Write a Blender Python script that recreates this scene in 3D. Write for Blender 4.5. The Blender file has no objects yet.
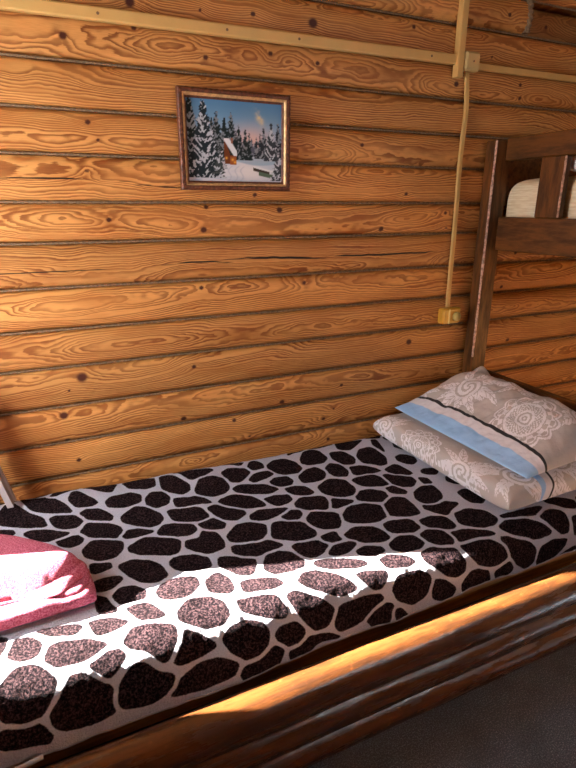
import bpy, math, random
import numpy as np
from mathutils import Vector, Matrix
S = bpy.context.scene
COL = S.collection
rng = np.random.default_rng(7)

# ------------------------------------------------------------------ helpers
def tag(o, label=None, cat=None, group=None, kind=None):
    if label: o['label'] = label
    if cat: o['category'] = cat
    if group: o['group'] = group
    if kind: o['kind'] = kind
    return o

def empty(name, loc=(0, 0, 0)):
    o = bpy.data.objects.new(name, None); COL.objects.link(o); o.location = loc
    o.empty_display_size = .05
    return o

def link(name, verts, faces, mat, parent=None, attrs=None, colors=None, smooth=True):
    me = bpy.data.meshes.new(name)
    verts = np.asarray(verts, dtype=float)
    if parent is not None:
        q = parent
        while q is not None: verts = verts - np.array(q.location)[None, :]; q = q.parent
    me.from_pydata(verts.tolist(), [], [list(map(int, f)) for f in faces])
    if attrs:
        for k, a in attrs.items():
            at = me.attributes.new(k, 'FLOAT', 'POINT'); at.data.foreach_set('value', np.asarray(a, dtype=np.float32).ravel())
    if colors is not None:
        at = me.attributes.new('paint', 'FLOAT_COLOR', 'POINT')
        c = np.ones((len(verts), 4), np.float32); c[:, :3] = colors; at.data.foreach_set('color', c.ravel())
    if smooth: me.polygons.foreach_set('use_smooth', [True] * len(me.polygons))
    me.update()
    o = bpy.data.objects.new(name, me); COL.objects.link(o)
    if mat: me.materials.append(mat)
    if parent is not None: o.parent = parent
    return o

def grid_faces(m, n, wrap_m=False, wrap_n=False, off=0):
    i = np.arange(m if wrap_m else m - 1); j = np.arange(n if wrap_n else n - 1)
    I, J = np.meshgrid(i, j, indexing='ij'); I2 = (I + 1) % m; J2 = (J + 1) % n
    f = np.stack([I * n + J, I2 * n + J, I2 * n + J2, I * n + J2], -1).reshape(-1, 4) + off
    return f.tolist()

class MB:
    """collects boxes, tubes and prisms into one mesh"""
    def __init__(s): s.v = []; s.f = []
    def add(s, v, f):
        b = len(s.v); s.v += [list(map(float, p)) for p in v]; s.f += [[i + b for i in q] for q in f]; return s
    def box(s, x0, x1, y0, y1, z0, z1, c=.003):
        # box with chamfered edges
        c = min(c, .45 * min(x1 - x0, y1 - y0, z1 - z0))
        ctr = np.array([(x0 + x1) / 2, (y0 + y1) / 2, (z0 + z1) / 2]); h = np.array([x1 - x0, y1 - y0, z1 - z0]) / 2
        v = []; idx = {}
        for sx in (-1, 1):
            for sy in (-1, 1):
                for sz in (-1, 1):
                    for a in range(3):
                        d = h - c; d = d.copy(); d[a] = h[a]
                        idx[(sx, sy, sz, a)] = len(v); v.append(ctr + d * np.array([sx, sy, sz]))
        f = []
        for a in range(3):
            b_, c_ = [k for k in range(3) if k != a]
            for sg in (-1, 1):
                q = []
                for p, r in ((-1, -1), (1, -1), (1, 1), (-1, 1)):
                    k = [0, 0, 0]; k[a] = sg; k[b_] = p; k[c_] = r; q.append(idx[(*k, a)])
                f.append(q)
        for a in range(3):
            b_, c_ = [k for k in range(3) if k != a]
            for p in (-1, 1):
                for r in (-1, 1):
                    q = []
                    for sg, w in ((-1, b_), (1, b_), (1, c_), (-1, c_)):
                        k = [0, 0, 0]; k[a] = sg; k[b_] = p; k[c_] = r; q.append(idx[(*k, w)])
                    f.append(q)
        for sx in (-1, 1):
            for sy in (-1, 1):
                for sz in (-1, 1):
                    f.append([idx[(sx, sy, sz, a)] for a in range(3)])
        return s.add(v, f)
    def tube(s, pts, r, n=10, sy=1.0, cap=True):
        pts = np.asarray(pts, float); m = len(pts); v = []
        t = np.gradient(pts, axis=0); t /= np.linalg.norm(t, axis=1)[:, None]
        ref = np.array([0, 1., 0]) if abs(t[0][1]) < .9 else np.array([1., 0, 0])
        for p, d in zip(pts, t):
            a = np.cross(ref, d); a /= np.linalg.norm(a); b = np.cross(d, a)
            for k in range(n):
                th = 2 * math.pi * k / n; v.append(p + r * (a * math.cos(th) + b * sy * math.sin(th)))
        f = grid_faces(m, n, wrap_n=True)
        if cap: f += [list(range(n))[::-1], [(m - 1) * n + k for k in range(n)]]
        return s.add(v, f)
    def build(s, name, mat, parent=None, smooth=False):
        o = link(name, s.v, s.f, mat, parent, smooth=smooth)
        import bmesh
        bm = bmesh.new(); bm.from_mesh(o.data); bmesh.ops.recalc_face_normals(bm, faces=bm.faces); bm.to_mesh(o.data); bm.free()
        return o

def fixn(o):
    import bmesh
    bm = bmesh.new(); bm.from_mesh(o.data); bmesh.ops.recalc_face_normals(bm, faces=bm.faces); bm.to_mesh(o.data); bm.free(); return o

def vnoise(u, v, seed):
    """smooth value noise in -1..1"""
    u = np.asarray(u, float); v = np.asarray(v, float)
    tab = np.random.default_rng(seed).uniform(-1, 1, (64, 64))
    iu = np.floor(u).astype(int); iv = np.floor(v).astype(int); fu = u - iu; fv = v - iv
    fu = fu * fu * fu * (fu * (fu * 6 - 15) + 10); fv = fv * fv * fv * (fv * (fv * 6 - 15) + 10)
    a = tab[iu % 64, iv % 64]; b = tab[(iu + 1) % 64, iv % 64]; c = tab[iu % 64, (iv + 1) % 64]; d = tab[(iu + 1) % 64, (iv + 1) % 64]
    return (a * (1 - fu) + b * fu) * (1 - fv) + (c * (1 - fu) + d * fu) * fv

def fbm(u, v, seed, o=3):
    r = 0; a = 1
    for k in range(o): r = r + a * vnoise(u * 2 ** k, v * 2 ** k, seed + k * 17); a *= .5
    return r

def sstep(a, b, x):
    t = np.clip((x - a) / (b - a), 0, 1); return t * t * (3 - 2 * t)

# ------------------------------------------------------------------ materials
class NT:
    def __init__(s, name):
        s.m = bpy.data.materials.new(name); s.m.use_nodes = True; s.t = s.m.node_tree; s.n = s.t.nodes; s.l = s.t.links
        s.b = s.n['Principled BSDF']; s.out = s.n['Material Output']
    def put(s, sock, v):
        if isinstance(v, bpy.types.NodeSocket): s.l.new(v, sock)
        elif isinstance(v, (tuple, list)) and len(v) == 3 and sock.type == 'RGBA': sock.default_value = (*v, 1)
        else: sock.default_value = v
    def p(s, **k):
        for a, v in k.items(): s.put(s.b.inputs[a.replace('_', ' ')], v)
        return s
    def attr(s, name, out='Fac'):
        n = s.n.new('ShaderNodeAttribute'); n.attribute_name = name; return n.outputs[out]
    def math(s, op, a, b=0., c=0.):
        n = s.n.new('ShaderNodeMath'); n.operation = op
        s.put(n.inputs[0], a); s.put(n.inputs[1], b); s.put(n.inputs[2], c); return n.outputs[0]
    def ss(s, x, a, b, lo=0., hi=1.):
        n = s.n.new('ShaderNodeMapRange'); n.interpolation_type = 'SMOOTHSTEP'
        for i, v in enumerate((x, a, b, lo, hi)): s.put(n.inputs[i], v)
        return n.outputs[0]
    def mix(s, f, a, b, mode='MIX'):
        n = s.n.new('ShaderNodeMix'); n.data_type = 'RGBA'; n.blend_type = mode; n.clamp_factor = True
        s.put(n.inputs[0], f); s.put(n.inputs[6], a); s.put(n.inputs[7], b); return n.outputs[2]
    def co(s, scale=(1, 1, 1), loc=(0, 0, 0)):
        t = s.n.new('ShaderNodeTexCoord'); m = s.n.new('ShaderNodeMapping'); s.l.new(t.outputs['Object'], m.inputs[0])
        m.inputs['Scale'].default_value = scale; m.inputs['Location'].default_value = loc; return m.outputs[0]
    def noise(s, vec, scale=5., detail=3., rough=.5, out='Fac'):
        n = s.n.new('ShaderNodeTexNoise'); s.l.new(vec, n.inputs['Vector']); n.inputs['Scale'].default_value = scale
        n.inputs['Detail'].default_value = detail; n.inputs['Roughness'].default_value = rough; return n.outputs[out]
    def bump(s, h, strength=.3, dist=.002):
        n = s.n.new('ShaderNodeBump'); s.put(n.inputs['Height'], h); n.inputs['Strength'].default_value = strength; n.inputs['Distance'].default_value = dist
        s.l.new(n.outputs[0], s.b.inputs['Normal']); return s

def mat_plain(name, col, rough=.5, bump=0, bscale=60, var=.12, sc=(1, 1, 1), metal=0., spec=.5):
    t = NT(name); c = t.co(sc)
    n = t.noise(c, bscale * .3, 4)
    t.p(Base_Color=t.mix(t.ss(n, .3, .7), tuple(x * (1 - var) for x in col), tuple(min(1, x * (1 + var)) for x in col)), Roughness=rough, Metallic=metal, Specular_IOR_Level=spec)
    if bump: t.bump(t.noise(c, bscale, 3), bump)
    return t.m

def mat_logs():
    t = NT('pine_log')
    ph = t.attr('phase'); tone = t.attr('tone'); knot = t.attr('knot'); cr = t.attr('crack')
    c = t.co((1, 1, 1))
    fine = t.noise(t.co((3, 40, 40)), 9, 3)
    ph2 = t.math('ADD', ph, t.math('MULTIPLY', fine, .35))
    fr = t.math('FRACT', ph2)
    band = t.math('MULTIPLY', t.ss(fr, .2, .78), t.ss(fr, .99, .88))
    amt = t.ss(t.noise(t.co((1.5, 6, 6)), 2.2, 3), .3, .66, .55, 1.)
    band = t.math('MULTIPLY', band, amt)
    col = t.mix(band, (.72, .345, .100), (.225, .060, .011))
    blot = t.noise(t.co((1.2, 7, 7)), 3.2, 4)
    col = t.mix(t.ss(blot, .42, .72, 0, .5), col, (.36, .11, .018))
    fib = t.noise(t.co((2, 60, 60)), 14, 2)
    col = t.mix(t.ss(fib, .35, .7, 0, .28), col, (.40, .145, .03))
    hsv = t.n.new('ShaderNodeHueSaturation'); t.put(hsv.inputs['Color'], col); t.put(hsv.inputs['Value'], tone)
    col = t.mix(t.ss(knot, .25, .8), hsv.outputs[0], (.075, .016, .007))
    col = t.mix(t.ss(cr, .0012, -.0006), col, (.018, .006, .003))
    t.p(Base_Color=col, Roughness=.5, Specular_IOR_Level=.35)
    t.bump(t.math('ADD', t.math('MULTIPLY', band, .5), fib), .2, .0015)
    return t.m

def mat_stain(name='dark_stain', base=(.135, .040, .013), rough=.4, axis=(1, 14, 14), worn=False, spec=.3):
    t = NT(name)
    g = t.noise(t.co(axis), 4.5, 5, .6); g2 = t.noise(t.co(tuple(a * 3 for a in axis)), 8, 2)
    col = t.mix(t.ss(g, .35, .68), tuple(x * 1.35 for x in base), tuple(x * .5 for x in base))
    col = t.mix(t.ss(g2, .55, .75, 0, .4), col, tuple(x * .45 for x in base))
    if worn:
        w = t.noise(t.co((9, 9, 9)), 5, 4, .7)
        col = t.mix(t.ss(w, .6, .72, 0, .7), col, tuple(min(1, x * 2.1) for x in base))
    t.p(Base_Color=col, Roughness=t.ss(g, .3, .7, rough - .08, rough + .12), Specular_IOR_Level=spec)
    t.bump(t.math('ADD', g, t.math('MULTIPLY', g2, .6)), .35, .002)
    return t.m

M = {}
M['log'] = mat_logs()
M['rope'] = mat_plain('jute_caulk', (.22, .135, .07), .9, .5, 500, .3)
M['stain'] = mat_stain('bunk_stain', (.125, .046, .011), .42, (10, 10, 1.6))
M['stain_y'] = mat_stain('bunk_stain_across', (.125, .046, .011), .42, (10, 1.6, 10))
M['rail'] = mat_stain('bed_log_varnish', (.088, .029, .0080), .24, (1.3, 11, 11), worn=True, spec=.8)
M['cream'] = mat_plain('cream_plastic', (.66, .41, .135), .4, 0, 40, .06)
M['cream_box'] = mat_plain('cream_box_plastic', (.70, .46, .18), .45, 0, 40, .05)
M['yellow'] = mat_plain('yellowed_plastic', (.62, .34, .04), .35, 0, 40, .1)
M['nail'] = mat_plain('nail_head', (.18, .10, .05), .5)
M['ceiling'] = mat_plain('ceiling_boards', (.45, .26, .11), .6, .2, 30, .15, (1, 12, 1))
M['plank'] = mat_plain('pine_plank', (.50, .25, .085), .55, .2, 20, .25, (1, 1, 14))
M['paint'] = mat_plain('pale_board', (.46, .40, .40), .6, .1, 120, .06)
M['paint_edge'] = mat_plain('pale_board_edging', (.58, .50, .49), .5, .1, 80, .06)
M['whitepaint'] = mat_plain('window_paint', (.8, .8, .78), .4, 0, 30, .03)
M['gold'] = mat_plain('gilt', (.62, .38, .16), .4, .3, 260, .25, metal=.3)
M['maroon'] = mat_plain('carved_mahogany', (.13, .036, .014), .35, .4, 300, .35)

def mat_carpet():
    t = NT('dark_carpet'); c = t.co()
    a = t.noise(c, 260, 3, .75); b = t.noise(c, 9, 4)
    col = t.mix(t.ss(a, .45, .75), (.08, .10, .135), (.38, .44, .55))
    col = t.mix(t.ss(b, .4, .7, 0, .25), col, (.03, .03, .032))
    t.p(Base_Color=col, Roughness=.95, Specular_IOR_Level=.15); t.bump(a, 1., .006); return t.m
M['carpet'] = mat_carpet()

def mat_fleece():
    t = NT('giraffe_fleece'); c = t.co()
    d = t.attr('patch')                       # metres inside (+) / outside (-) a dark patch
    f1 = t.noise(c, 330, 3, .65); f2 = t.noise(c, 700, 2, .7); f3 = t.noise(c, 130, 2)
    dd = t.math('ADD', d, t.math('MULTIPLY', t.math('SUBTRACT', f1, .5), .006))
    sp = t.noise(c, 190, 3, .75)
    dark = t.mix(t.ss(sp, .44, .66), (.0035, .0020, .0035), (.082, .045, .050))
    light = t.mix(t.ss(f2, .3, .6), (.56, .57, .69), (.83, .84, .97))
    col = t.mix(t.ss(dd, -.0012, .0016), light, dark)
    t.p(Base_Color=col, Roughness=.95, Specular_IOR_Level=.02)
    t.put(t.b.inputs['Sheen Weight'], .02); t.put(t.b.inputs['Sheen Roughness'], .45); t.put(t.b.inputs['Sheen Tint'], (.9, .75, .78))
    t.bump(t.math('ADD', f1, t.math('MULTIPLY', sp, 1.6)), 1.0, .008); return t.m
M['fleece'] = mat_fleece()
def mat_hem():
    t = NT('fleece_hem'); f = t.noise(t.co(), 500, 2)
    t.p(Base_Color=t.mix(f, (.35, .31, .33), (.6, .55, .57)), Roughness=.95); t.bump(f, .6, .003); return t.m
M['hem'] = mat_hem()

def mat_terry(name, a, b):
    t = NT(name); c = t.co(); f1 = t.noise(c, 300, 3, .7); f2 = t.noise(c, 260, 3, .75)
    t.p(Base_Color=t.mix(t.ss(f2, .42, .6), a, b), Roughness=.95, Specular_IOR_Level=.1)
    t.put(t.b.inputs['Sheen Weight'], .15); t.put(t.b.inputs['Sheen Roughness'], .5)
    t.bump(t.math('ADD', f1, f2), 1., .005); return t.m
M['terry'] = mat_terry('pink_terry', (.42, .045, .10), (.68, .20, .29))

def mat_print(name, stripes=True):
    t = NT(name); c = t.co()
    lace = t.attr('lace'); u = t.attr('hem')
    w = t.noise(c, 900, 2)
    col = t.mix(t.ss(lace, .35, .65), (.57, .51, .475), (.90, .85, .87))
    def band(col, a, b, cc):
        f = t.math('MULTIPLY', t.ss(u, a - .0012, a + .0012), t.ss(u, b + .0012, b - .0012)); return t.mix(f, col, cc)
    col = band(col, -.02, .052, (.36, .60, .92))
    col = band(col, .052, .083, (.80, .76, .80))
    col = band(col, .083, .093, (.012, .010, .012))
    t.p(Base_Color=t.mix(t.ss(w, .3, .7, 0, .12), col, (.2, .18, .18)), Roughness=.7, Specular_IOR_Level=.25)
    t.put(t.b.inputs['Sheen Weight'], .08)
    t.bump(t.noise(c, 38, 4, .6), .35, .006); return t.m
M['print'] = mat_print('grey_floral_cotton')

def mat_mattress():
    t = NT('cream_mattress'); c = t.co((1, 1, 1)); a = t.noise(t.co((5, 5, 60)), 3, 4); b = t.noise(c, 30, 3)
    t.p(Base_Color=t.mix(t.ss(a, .35, .7), (.95, .80, .55), (.80, .62, .36)), Roughness=.75); t.bump(t.math('ADD', a, b), .4, .006); return t.m
M['mattress'] = mat_mattress()
M['whitecloth'] = mat_plain('white_cotton', (.85, .84, .86), .8, .3, 60, .12)
def mat_paint():
    t = NT('landscape_print'); t.p(Base_Color=t.attr('paint', 'Color'), Roughness=.6, Specular_IOR_Level=.05); return t.m
M['print_art'] = mat_paint()
def mat_glass():
    t = NT('window_glass'); tr = t.n.new('ShaderNodeBsdfTransparent'); gl = t.n.new('ShaderNodeBsdfGlossy'); gl.inputs['Roughness'].default_value = .02
    mx = t.n.new('ShaderNodeMixShader'); fr = t.n.new('ShaderNodeFresnel'); fr.inputs[0].default_value = 1.2
    t.l.new(fr.outputs[0], mx.inputs[0]); t.l.new(tr.outputs[0], mx.inputs[1]); t.l.new(gl.outputs[0], mx.inputs[2]); t.l.new(mx.outputs[0], t.out.inputs[0]); return t.m
M['glass'] = mat_glass()
def mat_beam_trim():
    t = NT('beam_trim_cloth'); d = t.n.new('ShaderNodeBsdfDiffuse'); q = t.n.new('ShaderNodeBsdfTranslucent')
    d.inputs[0].default_value = (.7, .6, .48, 1); q.inputs[0].default_value = (.16, .12, .075, 1)
    mx = t.n.new('ShaderNodeMixShader'); mx.inputs[0].default_value = .3
    t.l.new(d.outputs[0], mx.inputs[1]); t.l.new(q.outputs[0], mx.inputs[2]); t.l.new(mx.outputs[0], t.out.inputs[0]); return t.m
M['beam_trim'] = mat_beam_trim()

# ------------------------------------------------------------------ camera (origin of the survey: X along the log wall, Y into it, Z up)
yaw = math.radians(24.6); F = 530.; pit = math.atan(178 / F)
fw = Vector((math.sin(yaw) * math.cos(pit), math.cos(yaw) * math.cos(pit), -math.sin(pit)))
rt = Vector((math.cos(yaw), -math.sin(yaw), 0)); up = rt.cross(fw)
cd = bpy.data.cameras.new('camera'); cam = bpy.data.objects.new('camera', cd); COL.objects.link(cam)
cam.matrix_world = Matrix(((rt.x, up.x, -fw.x, 0), (rt.y, up.y, -fw.y, -1.8), (rt.z, up.z, -fw.z, 1.4), (0, 0, 0, 1)))
cd.sensor_fit = 'VERTICAL'; cd.sensor_height = 24; cd.lens = 24 * F / 768; cd.clip_start = .02
S.camera = cam

# ------------------------------------------------------------------ the log wall
XL, XR, YF, ZC = -.75, 3.3, -3.1, 2.40
SEAMS = [.385, .51, .637, .765, .90, 1.024, 1.157, 1.292, 1.411, 1.544, 1.666, 1.79, 1.915, 2.037, 2.156, 2.28, 2.40]
KNOTS = [(0.914, 1.967, 0.0174), (0.704, 1.966, 0.0087), (0.33, 1.95, 0.0145), (0.14, 1.848, 0.0116), (0.336, 1.889, 0.0087), (0.547, 1.834, 0.0087), (0.764, 1.866, 0.0087), (0.935, 1.854, 0.0087), (0.181, 1.633, 0.0087), (0.204, 1.586, 0.0058), (0.163, 1.499, 0.0058), (0.075, 0.861, 0.0174), (0.03, 0.822, 0.0058), (0.004, 0.737, 0.0145), (0.005, 0.643, 0.0116), (0.404, 0.658, 0.0116), (0.031, 0.569, 0.0087), (0.798, 0.664, 0.0116), (1.066, 0.697, 0.0087), (0.6, 0.616, 0.0087), (0.989, 0.558, 0.0087), (1.036, 0.595, 0.0058), (0.453, 0.852, 0.0087), (0.66, 0.538, 0.0058), (1.011, 0.463, 0.0087), (0.514, 1.324, 0.0116), (1.226, 1.315, 0.0116), (0.528, 1.397, 0.0087), (0.793, 1.387, 0.0116), (0.7, 1.436, 0.0087), (0.497, 1.131, 0.0087), (0.894, 1.126, 0.0087), (0.212, 1.359, 0.0087), (1.531, 1.84, 0.0116), (1.12, 1.61, 0.0087), (1.534, 1.373, 0.0087), (1.546, 1.314, 0.0058), (1.329, 1.444, 0.0087), (1.857, 1.863, 0.0087), (1.866, 1.816, 0.0087), (1.69, 1.945, 0.0058), (1.315, 2.002, 0.0087), (1.396, 0.846, 0.0145), (1.976, 0.795, 0.0116), (0.535, 1.956, 0.0058), (2.0, 2.09, .009), (1.95, 1.2, .009), (1.9, 1.05, .01), (1.75, 2.09, .009)]
CRACKS = [[(-.75, 1.474, .0012), (-.072, 1.475, .0022), (.086, 1.477, .0022), (.241, 1.474, .0014), (.30, 1.472, .0004)],
          [(.29, 1.464, .0004), (.346, 1.461, .0016), (.441, 1.455, .0022), (.52, 1.454, .0008)],
          [(-.75, 1.206, .001), (-.113, 1.209, .0018), (.139, 1.209, .0012), (.262, 1.212, .0006)],
          [(.36, 1.214, .0005), (.467, 1.220, .0028), (.56, 1.217, .0026), (.62, 1.214, .0006)],
          [(.57, 1.226, .0005), (.714, 1.226, .0036), (.873, 1.220, .0040), (.98, 1.212, .0012), (1.03, 1.209, .0004)],
          [(.965, 1.222, .0004), (1.06, 1.220, .0030), (1.247, 1.218, .0036), (1.45, 1.220, .0026), (1.60, 1.222, .0006)]]

wall_back = tag(empty('wall_back', (0, 0, 0)), 'honey coloured rounded log wall caulked with rope behind the bed', kind='structure')

OFF = [.03, -.045, .012, .05, -.02, .042, -.05, .0, .035, -.03, .055, -.012, .04, -.05, .02, -.035, .045]
def make_log(k, z0, z1, xa, xb, yoff, shade=1.):
    nx = int((xb - xa) / .0075); nt = 27
    x = np.linspace(xa, xb, nx); tn = np.linspace(-1, 1, nt); hz = (z1 - z0) / 2; zc = (z0 + z1) / 2
    X, T = np.meshgrid(x, tn, indexing='ij')
    Z = zc + T * (hz - .0015) + .0012 * vnoise(X * 2.2, T * .3 + 3, 100 + k)
    crown = .003 * vnoise(X * 1.1, T * 0 + 2, 300 + k)
    Y = yoff + .010 * T ** 2 + .019 * np.abs(T) ** 9 + crown * (1 - T ** 2) + .0012 * vnoise(X * 7, T * 1.6, 400 + k)
    t = Z - zc
    h = .036 + .027 * vnoise(X / .40 + k * 3.1, T * .2, 500 + k) + .010 * vnoise(X / .22, t / .10, 600 + k) + .0045 * vnoise(X / .07, t / .022, 700 + k) + .0016 * vnoise(X / .02, t / .008, 750 + k)
    tt = t - (.030 * vnoise(X / .9, T * 0, 800 + k) + OFF[k % len(OFF)]) + .004 * vnoise(X / .08, t / .05, 850 + k)
    r = np.sqrt(h ** 2 + tt ** 2)
    kn = np.zeros_like(X)
    for kx, kz, ks in KNOTS:
        if z0 - .03 < kz < z1 + .03 and xa < kx < xb:
            dx = (X - kx); dz = (Z - kz)
            r = r + .016 * np.exp(-np.sqrt((dx * .6) ** 2 + dz ** 2) / (.018 + ks))
            q = np.sqrt(dx ** 2 + (dz * 1.15) ** 2) / (ks * .78)
            kn = np.maximum(kn, 1.25 - .6 * q)
    cr = np.full_like(X, .05)
    for c in CRACKS:
        cx = [p[0] for p in c]; m = (X >= cx[0]) & (X <= cx[-1])
        zc_ = np.interp(X, cx, [p[1] for p in c]) + .0012 * vnoise(X * 30, X * 0, 33); w = np.interp(X, cx, [p[2] for p in c])
        cr = np.where(m, np.minimum(cr, np.abs(Z - zc_) - w), cr)
    phase = r / .0064 + .9 * vnoise(r / .013, X * .4, 870 + k) + k * 13.37
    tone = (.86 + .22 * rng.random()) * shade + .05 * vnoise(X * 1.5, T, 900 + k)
    # close the log with a back
    b0 = np.stack([x, np.full(nx, .13 + yoff), np.full(nx, z0 + .0015)], 1); b1 = np.stack([x, np.full(nx, .13 + yoff), np.full(nx, z1 - .0015)], 1)
    P = np.stack([X, Y, Z], -1)
    P = np.concatenate([b0[:, None], P, b1[:, None]], 1); n = nt + 2
    ext = lambda a: np.concatenate([a[:, :1], a, a[:, -1:]], 1)
    f = grid_faces(nx, n, wrap_n=True) + [list(range(n)), [(nx - 1) * n + j for j in range(n)][::-1]]
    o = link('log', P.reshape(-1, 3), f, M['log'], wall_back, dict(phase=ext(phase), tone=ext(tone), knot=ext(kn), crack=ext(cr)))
    return fixn(o)

def rope(pts, r=.0062):
    pts = np.asarray(pts, float); L = np.r_[0, np.cumsum(np.linalg.norm(np.diff(pts, axis=0), axis=1))]
    m = int(L[-1] / .004); s = np.linspace(0, L[-1], m); P = np.stack([np.interp(s, L, pts[:, i]) for i in range(3)], 1)
    t = np.gradient(P, axis=0); t /= np.linalg.norm(t, axis=1)[:, None]
    ref = np.array([0, 1., 0]); a = np.cross(t, ref); a /= np.linalg.norm(a, axis=1)[:, None]; n = 8
    th = np.linspace(0, 2 * math.pi, n, endpoint=False)[None]
    R = r * (1 + .22 * np.cos(2 * th - 2 * math.pi * s[:, None] / .022))
    V = P[:, None] + R[..., None] * (a[:, None] * np.cos(th)[..., None] + ref[None, None] * np.sin(th)[..., None])
    f = grid_faces(m, n, wrap_n=True) + [list(range(n))[::-1], [(m - 1) * n + j for j in range(n)]]
    return link('rope_caulk', V.reshape(-1, 3), f, M['rope'], wall_back)

for k in range(len(SEAMS) - 1):
    z0, z1 = SEAMS[k], SEAMS[k + 1]
    off = [0, .002, -.002, .001, -.001, .003][k % 6]
    if abs(z0 - 2.037) < 1e-6:
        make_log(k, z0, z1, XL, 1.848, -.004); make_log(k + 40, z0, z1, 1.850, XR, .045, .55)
        rope([(1.853, .006, z0 + .004), (1.856, -.002, (z0 + z1) / 2), (1.853, .006, z1 - .004)], .0135)
    else:
        make_log(k, z0, z1, XL, XR, off)
    if k: rope([(XL, .0165, z0), (XR, .0165, z0)], .0037)
MB().box(XL, XR, .18, .20, 0, ZC, .001).build('leak_stop', M['plank'], wall_back)  # unseen slab added behind the logs to stop sky leaking through gaps
MB().box(XL, XR, 0, .13, 0, .383, .01).build('sill_log', M['plank'], wall_back)

# ------------------------------------------------------------------ the rest of the room
def slab(name, x0, x1, y0, y1, z0, z1, m): return tag(MB().box(x0, x1, y0, y1, z0, z1, .001).build(name, m), kind='structure')
slab('floor', XL - .12, XR + .12, YF - .12, .13, -.10, 0, M['carpet'])
slab('ceiling', XL - .12, XR + .12, YF - .12, .13, ZC, ZC + .1, M['ceiling'])
slab('wall_right', XR, XR + .12, YF, .13, 0, ZC, M['plank'])
def wall_with_hole(name, axis, pos, a0, a1, h0, h1, g0, g1):
    """wall across axis at pos..pos-.12 with an opening a: h0..h1, z: g0..g1"""
    b = MB()
    def bx(u0, u1, z0, z1):
        if axis == 'x': b.box(pos - .12, pos, u0, u1, z0, z1, .001)
        else: b.box(u0, u1, pos - .12, pos, z0, z1, .001)
    bx(a0, h0, 0, ZC); bx(h1, a1, 0, ZC); bx(h0, h1, 0, g0); bx(h0, h1, g1, ZC)
    return tag(b.build(name, M['plank']), kind='structure')
W1 = (-1.25, -.250, .58, 2.05)
wall_with_hole('wall_left', 'x', XL, YF, .13, W1[0], W1[1], W1[2], W1[3])
W2 = (1.35, 2.75, 1.68, 1.96)  # unseen window added behind the camera for fill and streaks on the logs
wall_with_hole('wall_front', 'y', YF, XL, XR, W2[0], W2[1], W2[2], W2[3])
def window(name, axis, pos, a0, a1, z0, z1):
    b = MB(); w = .035; xs = (pos - .10, pos - .055)
    def bx(u0, u1, p, q):
        if axis == 'x': b.box(xs[0], xs[1], u0, u1, p, q, .004)
        else: b.box(u0, u1, xs[0], xs[1], p, q, .004)
    bx(a0, a0 + w * .4, z0, z1); bx(a1 - w * .4, a1, z0, z1); bx(a0, a1, z0, z0 + w); bx(a0, a1, z1 - w, z1)
    if axis == 'y': bx((a0 + a1) / 2 - .02, (a0 + a1) / 2 + .02, z0, z1)
    o = tag(b.build(name, M['whitepaint']), kind='structure')
    g = MB(); xm = pos - .078
    if axis == 'x': g.box(xm, xm + .004, a0, a1, z0, z1, .0005)
    else: g.box(a0, a1, xm, xm + .004, z0, z1, .0005)
    g.build('pane', M['glass'], o); return o
window('window_1', 'x', XL, *W1); window('fill_window', 'y', YF, *W2)
# unseen cloth added by the side window to trim sun and give fill
n = 90; yy = np.linspace(-.640, -1.32, n); xx = XL + .045 + .014 * np.sin(np.linspace(0, 44, n))
V = [(x, y, z) for z in (.45, 2.14) for x, y in zip(xx, yy)] + [(x + .002, y, z) for z in (.45, 2.14) for x, y in zip(xx, yy)]
f = grid_faces(2, n) + grid_faces(2, n, off=2 * n)
tag(link('beam_trim', V, f, M['beam_trim']), 'unseen beige cloth added over part of the side window to trim the sun', 'beam_trim')

# ------------------------------------------------------------------ cable trunking on the wall
def nailed_strip(x0, x1, zc0, zc1, h, y0, y1, label, nails, group=None):
    o = MB()
    v = [(x, y, z + s * h / 2) for x, z in ((x0, zc0), (x1, zc1)) for y, s in ((y1, -1), (y0 + .003, -1), (y0, -.75), (y0, .75), (y0 + .003, 1), (y1, 1))]
    o.add(v, grid_faces(2, 6, wrap_n=True) + [list(range(6)), [6 + i for i in range(6)]])
    r = o.build('cable_trunking', M['cream']); tag(r, label, 'cable trunking')
    for x in nails:
        z = zc0 + (zc1 - zc0) * (x - x0) / (x1 - x0)
        MB().tube([(x, y0 + .002, z), (x, y0 - .0015, z)], .004, 10).build('nail_head', M['nail'], r)
    return r
nailed_strip(XL, 1.501, 1.8985, 1.9155, .033, -.020, -.001, 'long cream cable trunking strip running along the log wall above the picture', (.236, .611, .855, 1.387))
nailed_strip(1.605, XR, 1.904, 1.908, .023, -.014, -.001, 'thin cream trunking strip running right from the junction box to the bunk corner', ())
vt = MB(); vt.box(1.502, 1.532, -.030, .0, 1.856, ZC - .001, .003)
vt = tag(vt.build('cable_trunking', M['cream']), 'upright cream cable trunking dropping from the ceiling beside the junction box', 'cable trunking')
jb = tag(MB().box(1.534, 1.604, -.034, -.001, 1.880, 1.945, .006).build('junction_box', M['cream_box']), 'small square cream junction box on the wall where the trunking strips meet', 'junction box')
MB().box(1.540, 1.598, -.037, -.0335, 1.887, 1.938, .002).build('cover', M['cream_box'], jb)
MB().tube([(1.570, -.036, 1.912), (1.570, -.0385, 1.912)], .0035, 10).build('screw', M['nail'], jb)
CP = [(1.567, 1.884), (1.576, 1.83), (1.582, 1.788), (1.584, 1.733), (1.579, 1.647), (1.577, 1.556), (1.581, 1.423), (1.583, 1.265), (1.583, 1.121), (1.585, .982)]
zz = np.linspace(1.884, .982, 70); cx = np.interp(zz, [c[1] for c in CP][::-1], [c[0] for c in CP][::-1])
cx = np.convolve(np.pad(cx, 3, 'edge'), np.ones(7) / 7, 'valid')
V = []
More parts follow.
